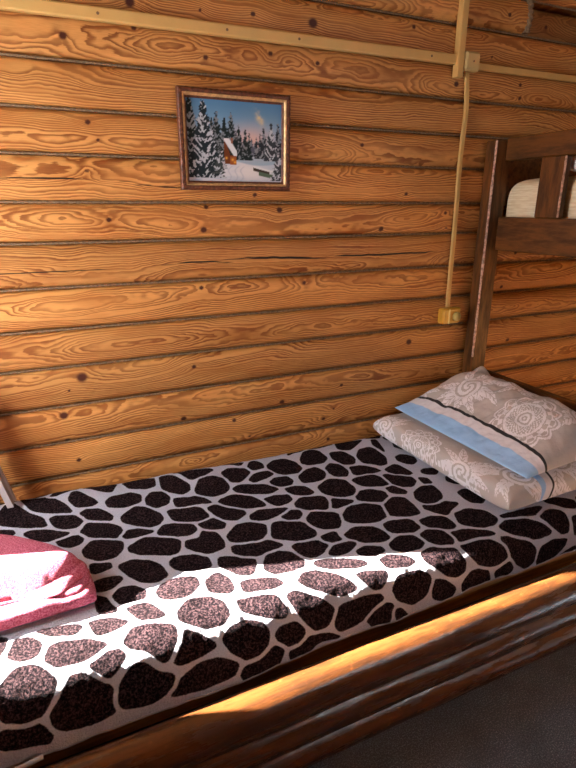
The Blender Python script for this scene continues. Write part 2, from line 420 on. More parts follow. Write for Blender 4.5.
for x, z in zip(cx, zz):
    for dx, y in ((-.0105, -.002), (-.0105, -.007), (-.007, -.0105), (.007, -.0105), (.0105, -.007), (.0105, -.002)): V.append((x + dx, y, z))
cab = MB().add(V, grid_faces(70, 6, wrap_n=True) + [list(range(6)), [69 * 6 + i for i in range(6)]]).build('flat_cable', M['cream'])
tag(cab, 'flat cream cable hanging down the log wall from junction box to yellow socket', 'cable')
ob = tag(MB().box(1.535, 1.632, -.042, -.001, .916, .984, .007).build('wall_socket', M['yellow']), 'small yellow plastic surface socket on the log wall beside the bunk post', 'socket')
MB().tube([(1.603, -.041, .948), (1.603, -.052, .948), (1.603, -.053, .948)], .019, 20).build('round_face', mat_plain('pale_yellow', (.66, .50, .16), .3), ob, True)
MB().box(1.562, 1.570, -.0465, -.041, .918, .982, .002).build('ridge', mat_plain('pale_ridge', (.75, .58, .2), .3), ob)

# ------------------------------------------------------------------ the framed picture
PX0, PX1, PZ0, PZ1 = .443, .822, 1.449, 1.745
pic = tag(empty('framed_picture', ((PX0 + PX1) / 2, -.012, PZ0)), 'small winter forest picture in a carved brown and gold frame on the log wall', 'picture')
prof = [(0, .0, 'a'), (0, .016, 'a'), (.003, .020, 'a'), (.012, .021, 'a'), (.0145, .018, 'a')]
prof2 = [(.0145, .018), (.016, .0195), (.0185, .018), (.0225, .012)]
prof3 = [(.0225, .012), (.0235, .0125), (.0275, .009), (.029, .004)]
def frame_ring(name, prof, mat, carve=0):
    per = []
    N = 60
    for c0, c1 in (((0, 0), (1, 0)), ((1, 0), (1, 1)), ((1, 1), (0, 1)), ((0, 1), (0, 0))):
        for k in range(N): per.append((c0[0] + (c1[0] - c0[0]) * k / N, c0[1] + (c1[1] - c0[1]) * k / N, k))
    V = []
    for u, v, k in per:
        for j, p in enumerate(prof):
            w, d = p[0], p[1]
            x = PX0 + w + u * (PX1 - PX0 - 2 * w); z = PZ0 + w + v * (PZ1 - PZ0 - 2 * w)
            if carve and 0 < j < len(prof) - 1: d += carve * (math.sin(2 * math.pi * k / 3.0) + .5 * math.sin(2 * math.pi * k / 5.0 + j))
            V.append((x, -.003 - d, z))
    return fixn(link(name, V, grid_faces(len(per), len(prof), wrap_m=True), mat, pic))
frame_ring('outer_frame', prof, M['maroon'], .0022)
frame_ring('gilt_moulding', prof2, M['gold'], .0007)
frame_ring('inner_lip', prof3, M['maroon'])
MB().box(PX0 + .004, PX1 - .004, -.0055, -.002, PZ0 + .004, PZ1 - .004, .001).build('backing', M['plank'], pic)

def paint_landscape(nx=150, nz=118):
    w, h = PX1 - PX0 - .054, PZ1 - PZ0 - .054
    U, Vv = np.meshgrid(np.linspace(0, 1, nx), np.linspace(0, 1, nz), indexing='ij')   # U right, V up
    r = np.random.default_rng(5)
    sky = np.array([.10, .25, .44]); mid = np.array([.36, .50, .62]); pk = np.array([.80, .50, .40])
    a = sstep(.35, 1, Vv)[..., None]; img = mid * (1 - a) + sky * a
    g = np.exp(-((U - .66) / .22) ** 2 - ((Vv - .52) / .16) ** 2)[..., None]; img = img * (1 - .8 * g) + pk * .8 * g
    cl = (np.exp(-((U - .75 - .25 * (.83 - Vv)) / .035) ** 2 - ((Vv - .82) / .085) ** 2) * (.6 + .7 * fbm(U * 14, Vv * 14, 3)))[..., None]
    img = img + np.clip(cl, 0, 1) * (np.array([.75, .58, .25]) - img)
    def blend(mask, col):
        nonlocal img
        m = np.clip(mask, 0, 1)[..., None]; img = img * (1 - m) + np.asarray(col) * m
    # snow ground
    gl = .30 + .03 * np.sin(U * 7) - .06 * sstep(.3, .9, U) + .08 * sstep(.25, 0, U)
    gn = fbm(U * 6, Vv * 22, 9)
    blend(sstep(0, .02, gl - Vv), (.62, .66, .74)); 
    blend(sstep(0, .02, gl - Vv) * sstep(.0, .6, gn) * .6, (.36, .48, .62))
    blend(sstep(0, .02, gl - Vv) * np.exp(-((U - .62) / .26) ** 2 - ((Vv - .14) / .12) ** 2) * .9, (.84, .80, .80))
    for c in (.40, .47, .53):
        p = c + .5 * np.clip(Vv - .02, 0, .3) ** 1.2 + .03 * np.sin(Vv * 30); blend(np.exp(-((U - p) / .008) ** 2) * (Vv < .2) * .5, (.42, .46, .56))
    def tree(cx, base, top, wd, dk, snow, seed):
        q = np.clip((top - Vv) / (top - base), 0, 1.2)
        edge = wd * (.05 + q) * (.72 + .28 * np.abs(np.sin(q * 21 + seed))) + .012 * vnoise(U * 60, Vv * 60, seed)
        m = sstep(.008, -.004, np.abs(U - cx) - edge) * (Vv < top) * (Vv > base)
        blend(m, dk)
        nse = vnoise(U * 32, Vv * 38 - np.abs(U - cx) * 54, seed + 5) + .5 * vnoise(U * 70, Vv * 70, seed + 6)
        blend(m * sstep(.12, .45, nse) * snow, (.66, .72, .80))
    far = [(x, .33, .50 + .14 * r.random(), .035, (.10, .11, .15), .25) for x in np.linspace(.50, .72, 9)]
    for i, t in enumerate(far): tree(*t, 50 + i)
    for i, (x, tp, wd) in enumerate([(.30, .86, .10), (.38, .80, .09), (.45, .86, .09), (.53, .72, .06), (.60, .66, .05), (.64, .62, .04), (.25, .78, .08), (.50, .60, .05)]): tree(x, .28, tp, wd, (.020, .028, .028), .28, 70 + i)
    for i, (x, tp, wd) in enumerate([(.96, .76, .07), (.80, .70, .06), (.76, .62, .045), (.72, .58, .035)]): tree(x, .30, tp, wd, (.030, .036, .045), .35, 90 + i)
    tree(.88, .28, .76, .085, (.045, .055, .065), .75, 101)
    tree(.03, .12, 1.05, .16, (.02, .03, .03), .45, 102)
    tree(.17, .05, .99, .20, (.020, .030, .036), .75, 103)
    # cabin
    hut = (U > .375) & (U < .50) & (Vv > .23) & (Vv < .34 + .20 * (1 - np.abs(U - .385) / .05).clip(0, 1)); blend(hut * 1., (.17, .05, .02))
    blend(((U > .43) & (U < .50) & (Vv > .22) & (Vv < .32)) * 1., (.34, .10, .03))
    for wx, wz in ((.395, .30), (.46, .28), (.485, .25)): blend(np.exp(-((U - wx) / .012) ** 2 - ((Vv - wz) / .014) ** 2), (.90, .42, .06))
    rf = ((Vv - .33) - (.47 - U) * 1.9); blend(sstep(.0, .012, rf) * sstep(.14, .12, rf) * (U > .375) * (U < .51) * (Vv < .54) * (Vv > .325), (.76, .78, .82))
    blend(((np.abs(U - .455) < .011) & (Vv > .48) & (Vv < .55)) * 1., (.3, .12, .07))
    tree(.345, .16, .42, .055, (.04, .05, .05), .7, 110); tree(.31, .10, .34, .06, (.05, .06, .06), .7, 111)
    # log and pool at the lower right
    blend(sstep(.005, -.005, np.abs(Vv - (.16 - .28 * (U - .72))) - .022) * (U > .68) * (U < .86), (.06, .04, .03))
    blend(sstep(.006, -.004, np.abs(Vv - (.11 - .25 * (U - .76))) - .025) * (U > .74) * (U < .93), (.10, .15, .10))
    blend(sstep(.004, -.004, np.abs(Vv - (.19 - .28 * (U - .72))) - .012) * (U > .69) * (U < .90), (.8, .8, .82))
    tree(.96, .02, .40, .085, (.05, .06, .07), .85, 112)
    x = PX0 + .027 + U * w; z = PZ0 + .027 + Vv * h
    P = np.stack([x, np.full_like(x, -.0085), z], -1).reshape(-1, 3)
    return link('landscape_print', P, grid_faces(nx, nz), M['print_art'], pic, colors=img.reshape(-1, 3))
paint_landscape()
pic.rotation_euler = (math.radians(1.2), 0, 0)

# ------------------------------------------------------------------ the bunk bed beyond
bunk = tag(empty('bunk_bed', (1.74, -.03, 0)), 'dark stained wooden bunk bed end with slatted guard rail in the corner', 'bunk bed')
BX0, BX1 = 1.70, 1.78
for x0, x1, y0, y1 in ((BX0, BX1, -.066, -.008), (BX0, BX1, -1.02, -.96), (3.16, 3.24, -.066, -.008), (3.16, 3.24, -1.02, -.96)):
    p = MB().box(x0, x1, y0, y1, 0, 1.648, .004).build('post', M['stain'], bunk)
    if x0 == BX0 and y0 > -.5:
        wv = []; wr = np.random.default_rng(3); zz = np.linspace(.76, 1.645, 150)
        for z in zz:
            wd = .0012 + .0013 * max(0, math.sin(z * 23) + .4 * math.sin(z * 61)) + .001 * wr.random()
            wv += [(BX0 - .0006, -.066 + .004 + wd, z), (BX0 - .0008, -.066 + .0034, z), (BX0 + .0034, -.066 - .0008, z), (BX0 + .004 + wd, -.066 - .0006, z)]
        MB().add(wv, grid_faces(150, 4)).build('worn_edge', mat_plain('worn_wood', (.52, .30, .20), .5, .2, 300, .5), p, True)
def rail(name, x0, x1, y0, y1, z0, z1, m='stain_y', par=bunk): return MB().box(x0, x1, y0, y1, z0, z1, .004).build(name, M[m], par)
rail('top_rail', 1.752, 1.782, -.96, -.066, 1.572, 1.655)
rail('middle_rail', 1.752, 1.782, -.96, -.066, 1.224, 1.357)
rail('lower_rail', 1.735, 1.765, -.96, -.066, .575, .703)
for y1 in (-.252, -.497, -.742):
    s = rail('slat', 1.745, 1.775, y1 - .108, y1, 1.357, 1.572, 'stain')
    wv = []
    for z in np.linspace(1.36, 1.57, 40): wv += [(1.7442, y1 - .108 + .0045 + .001 * math.sin(z * 90), z), (1.7442, y1 - .1045, z), (1.748, y1 - .1088, z), (1.750, y1 - .1086, z)]
    MB().add(wv, grid_faces(40, 4)).build('worn_edge', bpy.data.materials['worn_wood'], s, True)
for y in ((-1.01, -.98), (-.055, -.03)):
    rail('side_rail', 1.78, 3.16, y[0], y[1], 1.235, 1.357, 'stain_y'); rail('guard_rail', 1.78, 3.16, y[0], y[1], 1.40 if y[0] > -.5 else 1.52, 1.652, 'stain_y')  # wall-side board added and made deeper to darken the gap above the mattress
rail('bed_base', 1.783, 3.16, -.98, -.056, 1.24, 1.262, 'stain_y'); rail('lower_bed_base', 1.783, 3.16, -.98, -.056, .30, .33, 'stain_y')

def cushion(name, corners, zt, zb, p=5., q=2.4, nu=60, nv=60, mat=None, parent=None, attrf=None, wrinkle=.004, seed=1, edge_z=None, extra=None, clust=1.6):
    """padded slab: corners (u,v)= A(0,1) B(0,0) C(1,0) D(1,1); zt/zb heights above/below the seam"""
    def cl(n):
        t = np.linspace(-1, 1, n); return np.sign(t) * (1 - (1 - np.abs(t)) ** clust)
    U, Vv = np.meshgrid(cl(nu), cl(nv), indexing='ij'); u = (U + 1) / 2; v = (Vv + 1) / 2
    A, B, C_, D = [np.array(c, float) for c in corners]
    base = (B * (1 - u)[..., None] * (1 - v)[..., None] + C_ * u[..., None] * (1 - v)[..., None] + D * u[..., None] * v[..., None] + A * (1 - u)[..., None] * v[..., None])
    prof = np.clip(1 - np.abs(U) ** p, 0, 1) ** (1 / q) * np.clip(1 - np.abs(Vv) ** p, 0, 1) ** (1 / q)
    hgt = zt(u, v) if callable(zt) else zt
    wr = wrinkle * fbm(base[..., 0] * 16, base[..., 1] * 16, seed, 3)
    top = base.copy(); top[..., 2] += prof * hgt + wr * prof
    bot = base.copy(); bot[..., 2] -= prof * zb
    if extra: top = extra(top, u, v, prof)
    n = nu * nv
    V = np.concatenate([top.reshape(-1, 3), bot.reshape(-1, 3)])
    f1 = grid_faces(nu, nv); f2 = [x[::-1] for x in grid_faces(nu, nv, off=n)]
    per = [i * nv for i in range(nu)] + [(nu - 1) * nv + j for j in range(1, nv)] + [i * nv + nv - 1 for i in range(nu - 2, -1, -1)] + [j for j in range(nv - 2, 0, -1)]
    f3 = [[per[i], per[(i + 1) % len(per)], per[(i + 1) % len(per)] + n, per[i] + n] for i in range(len(per))]
    at = None
    if attrf:
        at = {k: np.concatenate([a.ravel(), b.ravel()]) for (k, a), (_, b) in zip(attrf(top, u, v).items(), attrf(bot, u, v).items())}
    o = link(name, V, f1 + f2 + f3, mat, parent, at)
    import bmesh
    bm = bmesh.new(); bm.from_mesh(o.data); bmesh.ops.remove_doubles(bm, verts=bm.verts, dist=1e-5); bmesh.ops.recalc_face_normals(bm, faces=bm.faces); bm.to_mesh(o.data); bm.free()
    return o

mt = cushion('mattress', [(1.80, -.060, 1.385), (1.80, -.955, 1.385), (3.14, -.955, 1.385), (3.14, -.060, 1.385)], .122, .121, 20, 7.0, 70, 70, M['mattress'], wrinkle=.002, seed=4, clust=2.6)
tag(mt, 'cream mattress lying on the upper bunk behind the guard rail', 'mattress')
wc = cushion('pillow', [(1.79, -.312, 1.540), (1.79, -.80, 1.540), (2.16, -.80, 1.538), (2.16, -.318, 1.538)], .045, .028, 8, 2.5, 36, 36, M['whitecloth'], wrinkle=.010, seed=9)
tag(wc, 'white pillow end showing on the cream mattress of the upper bunk', 'pillow')

# ------------------------------------------------------------------ the bed
bed = tag(empty('log_bed', (.65, -.5, 0)), 'low bed with a side of three stacked varnished logs against the log wall', 'bed')
def log_rail(zc, yc, ry, rz, x0, x1, seed, name='side_log'):
    nx, n = 260, 40
    x = np.linspace(x0, x1, nx); th = np.linspace(0, 2 * math.pi, n, endpoint=False)
    X, TH = np.meshgrid(x, th, indexing='ij')
    c, s = np.cos(TH), np.sin(TH); e = .95
    wob = 1 + .03 * vnoise(X * 3, c * 1.2 + 5, seed) + .018 * vnoise(X * 9, c * 3 + s * 2 + 9, seed + 1) + .006 * vnoise(X * 45, TH * 5, seed + 2)
    Y = yc + ry * np.sign(c) * np.abs(c) ** e * wob; Z = zc + rz * np.sign(s) * np.abs(s) ** e * np.minimum(wob, 1.02)
    V = np.stack([X, Y, Z], -1).reshape(-1, 3)
    f = grid_faces(nx, n, wrap_n=True) + [list(range(n)), [(nx - 1) * n + j for j in range(n)][::-1]]
    return fixn(link(name, V, f, M['rail'], bed))
log_rail(.263, -.912, .047, .057, -.33, 1.725, 11)
log_rail(.158, -.892, .056, .054, -.33, 1.725, 12)
log_rail(.053, -.880, .056, .053, -.33, 1.725, 13)
MB().box(-.33, 1.695, -.795, -.03, .20, .288, .01).build('mattress_base', M['plank'], bed)
MB().box(-.40, -.345, -.86, -.13, .0, .40, .01).build('end_panel', M['stain_y'], bed)
MB().box(-.41, -.345, -.125, -.035, .0, .95, .006).build('corner_post', M['stain'], bed)

# ------------------------------------------------------------------ giraffe bedspread
PATCH = "-147,61 -119,55 -77,53 -90,60 -121,72;-85,77 -62,53 4,57 11,59 -21,64 -65,84;29,51 63,49 136,51 142,57 116,115 53,69;-20,113 1,61 55,131 68,158 46,172 0,164;-170,49 -137,68 -84,67 -32,137 -11,188 -64,175 -128,148;92,165 109,141 176,134 206,157 202,196 155,213 97,197;9,198 33,184 67,195 104,244 96,267 64,255 25,228;-222,121 -199,61 -143,151 -100,192 -89,231 -109,236 -157,220 -220,184 -231,158;-81,202 -57,189 -6,206 15,237 -4,264 -53,259 -70,236;128,257 177,221 204,232 244,280 248,322 229,349 198,351 173,336 128,286;3,293 27,252 63,262 117,308 119,342 98,372 47,347 14,319;-155,252 -130,244 -81,257 -27,285 -48,300 -91,314 -131,287;-67,320 -42,310 -7,307 10,325 0,355 -28,364 -57,347;116,369 136,339 172,349 211,380 176,388 128,392;0,395 28,356 73,369 112,402 107,440 82,467 42,463 8,436;-224,66 -172,65 -190,54 -228,54 -247,63;-220,208 -185,225 -178,245 -219,247 -245,220;341,45 384,43 469,44 489,72 438,104 392,121 360,49;424,37 521,34 618,42 591,78 547,35 452,37;158,57 196,44 238,46 270,60 264,116 231,126 179,108;291,56 339,68 378,140 369,182 337,196 297,164 283,133;386,188 424,120 468,113 504,148 503,214 476,248 432,251 391,224;508,100 544,85 607,105 609,137 550,195 520,184;616,92 649,39 676,84 672,122 636,130 616,118;584,192 616,156 678,152 684,183 636,208 596,212;680,116 726,76 776,79 800,120 803,177 772,208 720,203 693,175;511,226 544,212 623,240 660,288 625,303 551,281 515,255;649,232 677,211 721,220 728,256 709,281 677,275 651,255;217,185 244,151 281,159 296,205 280,240 245,249 217,227;304,212 332,216 382,224 407,260 417,289 368,278 303,268;436,288 492,268 548,291 572,333 577,375 516,372 455,327;588,327 627,321 672,337 672,370 649,388 612,392 591,356;268,274 371,296 385,368 356,379 276,348;392,317 423,308 450,342 496,370 496,400 457,421 409,390;505,415 544,391 636,416 613,437 545,453 501,437;595,457 635,436 663,444 660,472 636,494 605,484;341,396 366,387 395,385 420,424 407,449 364,436 349,418;216,387 243,357 281,362 325,390 329,424 308,443 250,430 221,407;403,491 450,443 504,451 532,477 519,518 484,548 438,542 404,519;552,483 575,477 643,515 658,574 644,596 603,598 555,575 525,547;809,34 888,26 888,37 836,46 797,61;679,296 713,288 750,314 759,364 732,370 696,347 680,321;900,26 1013,25 1013,34 950,49 905,34;1029,26 1108,27 1154,50 1053,117 1009,91;832,103 886,35 928,69 934,139 896,174 835,164 820,139;963,101 1020,114 1033,185 1005,226 963,220 948,158;1045,179 1088,128 1140,131 1142,237 1115,284 1084,288 1035,240;886,212 921,187 946,212 949,275 923,307 886,289 875,248;758,240 808,198 853,192 871,239 839,288 789,296 755,284;969,247 1017,251 1069,319 1025,326 952,313;1083,315 1150,293 1164,384 1135,393 1090,361;787,335 852,294 903,324 904,397 880,430 829,423 784,381;924,333 1014,327 1040,401 1022,427 935,399;1049,353 1093,357 1137,404 1132,444 1100,468 1059,450 1040,401;880,443 912,420 950,425 987,455 981,489 945,508 895,480 875,464;1006,435 1039,434 1059,487 1044,500 1006,473;668,402 703,372 776,396 775,439 748,475 696,460 663,428;796,422 817,427 864,465 769,479;1079,502 1120,483 1163,495 1161,540 1146,569 1105,592 1064,580 1060,537;936,530 987,492 1029,520 1023,569 1013,622 965,620 917,586 923,557;1050,587 1081,595 1138,593 1177,618 1127,636 1087,663 1059,638 1041,610;1156,424 1184,446 1173,482 1144,475;1182,72 1202,76 1173,174 1164,196 1157,125;780,525 822,486 885,493 927,529 911,583 864,601 786,577 771,548;664,498 695,472 769,504 764,540 736,579 691,574 656,540;868,625 902,614 962,638 964,684 926,698 868,676 860,654;989,650 1029,650 1073,669 1075,718 1053,730 996,700 981,671;730,619 773,598 827,614 844,651 847,690 817,698 759,678 735,640;663,600 714,594 708,620 711,638 679,643 656,624;649,674 680,655 737,659 736,676 696,700 658,702 642,692;558,616 584,604 649,621 660,647 628,677 593,682 570,666;826,717 872,696 917,709 931,746 905,762 852,761 823,740;939,715 978,704 1015,725 1024,769 1005,784 964,777 944,747;722,704 756,697 796,716 798,735 762,740 720,721;589,698 643,708 719,743 724,761 683,763 604,736 584,716;764,756 797,752 849,777 861,799 831,805 772,791;893,780 931,773 999,796 1018,845 1011,867 986,879 949,864 906,823 888,803;456,656 479,621 509,614 543,638 563,686 552,709 515,712 467,706 448,680;510,757 538,732 575,733 620,764 648,797 661,821 606,826 541,788;672,784 697,780 760,796 762,810 731,839 707,836;764,852 789,821 856,824 889,846 891,873 869,906 829,916 777,885;464,787 493,780 520,800 550,818 581,852 574,869 552,889 520,888 499,864 481,834;580,881 600,851 670,846 723,854 733,868 686,904 638,921 592,916 579,901;678,917 699,890 744,884 761,895 752,919 732,993 686,927;412,868 426,856 469,854 488,876 485,898 467,911 443,906 416,884;438,920 496,899 561,913 593,936 516,926 459,988;764,912 786,912 832,975 773,946;348,585 371,585 439,623 434,651 411,687 376,672 354,635 339,617;220,549 240,534 287,547 320,573 319,614 271,608 233,592 217,567;160,656 177,633 220,624 269,639 268,676 232,702 188,700 164,684;287,662 324,640 348,676 348,720 329,731 284,708;370,702 400,704 460,717 476,748 444,756 367,740;194,745 229,715 279,723 307,749 312,789 291,809 248,808 191,772;340,758 379,763 439,775 455,824 441,836 392,820 344,792;280,844 300,824 341,816 382,831 396,856 387,887 360,907 328,902 295,875;401,543 453,552 515,556 540,596 511,604 451,614 420,604 395,571;306,928 330,917 373,909 408,897 428,912 404,963 339,989;198,798 229,818 264,851 232,862 172,868 159,858 188,824;60,784 84,756 129,760 178,782 176,810 152,848 136,853 106,818 62,800;28,902 41,870 72,839 96,845 119,870 155,887 148,912 97,934 36,924;141,928 172,897 216,880 265,881 305,904 304,923 276,932 202,937 152,933;80,687 103,680 132,688 165,745 144,749 104,738;124,435 176,403 245,428 269,462 256,509 238,527 160,494 124,460;284,468 325,473 344,436 378,462 385,515 376,548 331,557 295,529 276,500;83,510 124,500 168,528 192,561 201,604 170,619 131,605 107,571;55,628 76,606 113,615 136,641 128,668 98,670 65,663;15,469 66,485 67,509 29,519 15,510;13,559 40,548 80,555 88,573 56,597 21,597 11,584;14,611 36,625 58,672 56,686 24,681 15,664;-8,696 17,697 51,708 79,735 52,744 6,750 -3,727;-124,684 -94,685 -33,693 -24,710 -41,728 -89,713;-188,725 -173,689 -136,699 -112,728 -121,756 -147,764 -176,744;-108,778 -96,741 -64,740 -6,757 25,779 -5,797 -42,802 -84,800;-18,815 16,797 54,802 56,820 30,845 13,853 -10,831;-196,807 -167,778 -142,775 -113,794 -88,828 -96,848 -122,885 -152,893 -200,872;-106,890 -85,867 -60,827 -30,830 21,873 15,908 18,926 -24,936 -84,928 -104,913;-210,664 -184,680 -180,709 -192,728 -207,728;-202,891 -157,903 -129,903 -108,931 -116,944 -162,937 -206,924;1119,661 1177,655 1222,688 1223,744 1189,765 1143,760 1091,717;1192,778 1246,761 1305,777 1349,812 1375,846 1308,850 1224,820;1360,784 1423,772 1460,792 1459,829 1448,860 1418,861 1383,828;1035,741 1085,746 1141,772 1168,796 1096,790 1039,788 1029,776;1022,797 1091,796 1130,808 1181,849 1180,877 1143,894 1081,882 1039,830;1169,811 1205,819 1266,843 1299,881 1306,923 1274,948 1219,909 1190,863;1313,920 1324,880 1372,870 1445,887 1441,911 1388,955 1325,956;1005,918 1033,878 1081,882 1117,913 1129,969 1077,953 1032,994;1139,921 1194,893 1212,926 1190,953 1161,970;908,863 940,877 986,921 962,955 897,921 895,878;1422,954 1493,927 1508,955 1444,954;1445,723 1504,734 1554,768 1522,796 1476,777 1446,742;1239,736 1335,739 1415,749 1360,777 1289,761 1247,750;1479,821 1515,821 1505,890 1474,876"
polys = [np.array([[float(a) / 1000 for a in p.split(',')] for p in q.split(' ')]) for q in PATCH.split(';')]
def blanket_profile(X):
    k = min(max((X - .25) / .85, 0), 1); a = -.024 * k; b = .022 * k
    c = .03 * min(max((.75 - X) / .75, 0), 1.2)
    return np.array([(-.008, .425), (-.022, .444 + c * .9), (-.05, .452 + c * .8), (-.25, .455), (-.5, .455), (-.70, .453), (-.745 + a, .449), (-.78 + a, .438), (-.805 + a * .8, .418), (-.825 + a * .4, .385), (-.843 + b * .5, .352), (-.853 + b, .316), (-.850 + b, .302), (-.835 + b, .299)])
def chaikin(P, k=2):
    for _ in range(k):
        Q = np.roll(P, -1, 0); P = np.stack([.85 * P + .15 * Q, .15 * P + .85 * Q], 1).reshape(-1, 2)
    return P
def sdf(px, py, P):
    """signed distance, positive inside"""
    Q = np.roll(P, -1, 0); d = np.full(px.shape, 9.); ins = np.zeros(px.shape, bool)
    for a, b in zip(P, Q):
        e = b - a; t = np.clip(((px - a[0]) * e[0] + (py - a[1]) * e[1]) / (e @ e + 1e-12), 0, 1)
        d = np.minimum(d, np.hypot(px - a[0] - t * e[0], py - a[1] - t * e[1]))
        if abs(e[1]) > 1e-9:
            ins ^= ((a[1] > py) != (b[1] > py)) & (px < (b[0] - a[0]) * (py - a[1]) / (b[1] - a[1]) + a[0])
    return np.where(ins, d, -d)
def build_bedspread():
    xs = np.arange(-.335, 1.6995, .0048); nS = 224; s = np.linspace(0, 1, nS)
    Y = []; Z = []; SS = []
    for X in xs:
        P = blanket_profile(X); d = np.r_[0, np.cumsum(np.hypot(*np.diff(P, axis=0).T))]; ss = s * d[-1]
        y, z = np.interp(ss, d, P[:, 0]), np.interp(ss, d, P[:, 1])
        for A in (y, z):
            A[2:-2] = np.convolve(A, [.1, .22, .36, .22, .1], 'same')[2:-2]
        Y.append(y); Z.append(z); SS.append(ss)
    Y, Z, SS = map(np.array, (Y, Z, SS)); X = np.repeat(xs[:, None], nS, 1)
    SD = np.full(X.shape, -.05); SD2 = np.full(X.shape, -.05)
    all_p = list(polys)
    # patches under the pillows and beyond the frame, laid out where no traced patch lies
    r = np.random.default_rng(21); cen = [p.mean(0) for p in polys]; rad = [max(np.ptp(p, axis=0)) / 2 for p in polys]
    for _ in range(900):
        c = np.array([r.uniform(-.33, 1.69), r.uniform(0.02, .98)]); R = r.uniform(.032, .05)
        inside_view = (c[0] < 1.2 and c[0] > -.13 - .05) 
        if inside_view: continue
        if all(np.hypot(*(c - q)) > R + w * .78 + .006 for q, w in zip(cen, rad)):
            th = np.linspace(0, 2 * math.pi, 9)[:-1]; rr = R * r.uniform(.82, 1.08, 8)
            all_p.append(np.stack([c[0] + rr * np.cos(th), c[1] + rr * np.sin(th)], 1)); cen.append(c); rad.append(R)
    for P in all_p:
        P = chaikin(P); lo = P.min(0) - .03; hi = P.max(0) + .03
        m = (X > lo[0]) & (X < hi[0]) & (SS > lo[1]) & (SS < hi[1])
        if m.any():
            q = sdf(X[m], SS[m], P); a = SD[m]; b = SD2[m]
            SD2[m] = np.maximum(b, np.minimum(a, q)); SD[m] = np.maximum(a, q)
    SD = np.minimum(SD + .0042, (SD - SD2) / 2 - .0046)      # neighbours keep a pale net between them
    nz = .0035 * fbm(X * 6, SS * 6, 77) + .0016 * vnoise(X * 22, SS * 22, 78)
    sn = SS / SS[:, -1:]
    pile = .0008 * vnoise(X / .011, SS / .011, 81) + .0007 * vnoise(X / .024, SS / .024, 82)
    nz = nz + pile
    up_ = sstep(.93, .75, sn); nzw = np.where(sn < .02, 0, 1)
    Z = Z + nz * up_ * nzw; Y = Y - nz * 1.0 * (1 - up_) - .003 * vnoise(X * 9, X * 0 + 3, 79) * sstep(.86, .97, sn) 
    Z = Z + .003 * vnoise(X * 7, X * 0 + 8, 80) * sstep(.93, 1, sn)
    P = np.stack([X, Y, Z], -1)
    # ends turned down and underside
    m, n = X.shape
    V = P.reshape(-1, 3).tolist(); f = grid_faces(m, n); at = SD.ravel().tolist()
    # right/left end flaps
    for i in (0, m - 1):
        b = len(V); V += [[P[i, j, 0], P[i, j, 1], .2975] for j in range(n)]; at += SD[i].tolist()
        for j in range(n - 1): f.append([i * n + j, i * n + j + 1, b + j + 1, b + j])
    b1 = m * n; b2 = b1 + n
    f.append([b1, b1 + n - 1, b2 + n - 1, b2][::-1])
    o = link('bedspread', V, f, M['fleece'], None, dict(patch=at))
    fixn(o)
    hv = P[:, -4] + np.array([0, -.001, .003])
    MB().tube(hv, .0042, 8).build('hem_edging', M['hem'], o, True)
    # turned-up corner of the cover at the foot end
    n2 = 40; t = np.linspace(0, 1, n2)
    c = np.stack([-.33 + .20 * t, -.864 - .004 * np.sin(t * 9), .318 - .008 * t + .008 * np.sin(t * 7 + 1)], 1)
    MB().tube(c, .005, 8).build('hem_edging', M['hem'], o, True)
    return o
bs = build_bedspread()
tag(bs, 'dark brown fleece bedspread with a pale giraffe patch net, half in sun', 'bedspread')

# ------------------------------------------------------------------ lace prints for the bed linen
def mandala(x, y, cx, cy, R, rot=0.):
    dx, dy = x - cx, y - cy; r = np.hypot(dx, dy) / R; th = np.arctan2(dy, dx) + rot
    rim = .86 + .14 * np.abs(np.cos(6.5 * th))
    o = ((r < rim) & (r > rim - .07)) * 1.
    pet = (np.abs(np.cos(6.5 * th)) * .17); q = r - .66
    o = np.maximum(o, ((r > .60) & (r < rim - .12)) * ((np.cos(13 * th) * np.cos(q * 26) > -.1) * .85))
    o = np.maximum(o, ((r > .50) & (r < .57)) * 1.)
    o = np.maximum(o, ((r > .26) & (r < .50)) * (np.cos(26 * th) * np.cos(r * 62) > 0) * .8)
    o = np.maximum(o, ((r > .20) & (r < .26)) * 1.); o = np.maximum(o, ((r > .08) & (r < .14)) * 1.); o = np.maximum(o, (r < .04) * 1.)
    return o
def leaf(x, y, cx, cy, ang, L, W, curve=0.):
    dx, dy = x - cx, y - cy; c, s = math.cos(ang), math.sin(ang); a = (dx * c + dy * s) / L; b = (-dx * s + dy * c) - curve * L * a * a
    w = W * np.sin(np.pi * np.clip(a, 0, 1) ** .8) * (.8 + .2 * np.abs(np.sin(a * 14)))
    ins = (a > 0) & (a < 1) & (np.abs(b) < w)
    vein = (np.abs(b) < W * .07) | (np.abs(np.mod(a * 6 - np.abs(b) / W * 1.4, 1) - .5) < .13)
    return ins * np.where(vein & (np.abs(b) < w * .8), .15, 1.)
def bouquet(x, y, cx, cy, R, rot, seed):
    r = np.random.default_rng(seed); o = np.zeros_like(x)
    for k in range(11):
        a = rot + k * 2 * math.pi / 11 + r.uniform(-.2, .2)
        o = np.maximum(o, leaf(x, y, cx + .12 * R * math.cos(a), cy + .12 * R * math.sin(a), a, R * r.uniform(.6, 1.05), R * r.uniform(.11, .17), r.uniform(-.5, .5)))
    d = np.hypot(x - cx, y - cy) / R; th = np.arctan2(y - cy, x - cx)
    o = np.where(d < .36, (np.sin(d * 40 + 2.0 * th) > -.35) * 1., o)
    return o
def lace_field(x, y, mand, bouq):
    o = np.zeros_like(x)
    for b in bouq: o = np.maximum(o, bouquet(x, y, *b))
    for m in mand:
        near = np.hypot(x - m[0], y - m[1]) < m[2] * 1.02
        o = np.where(near, mandala(x, y, *m), o)
    return o

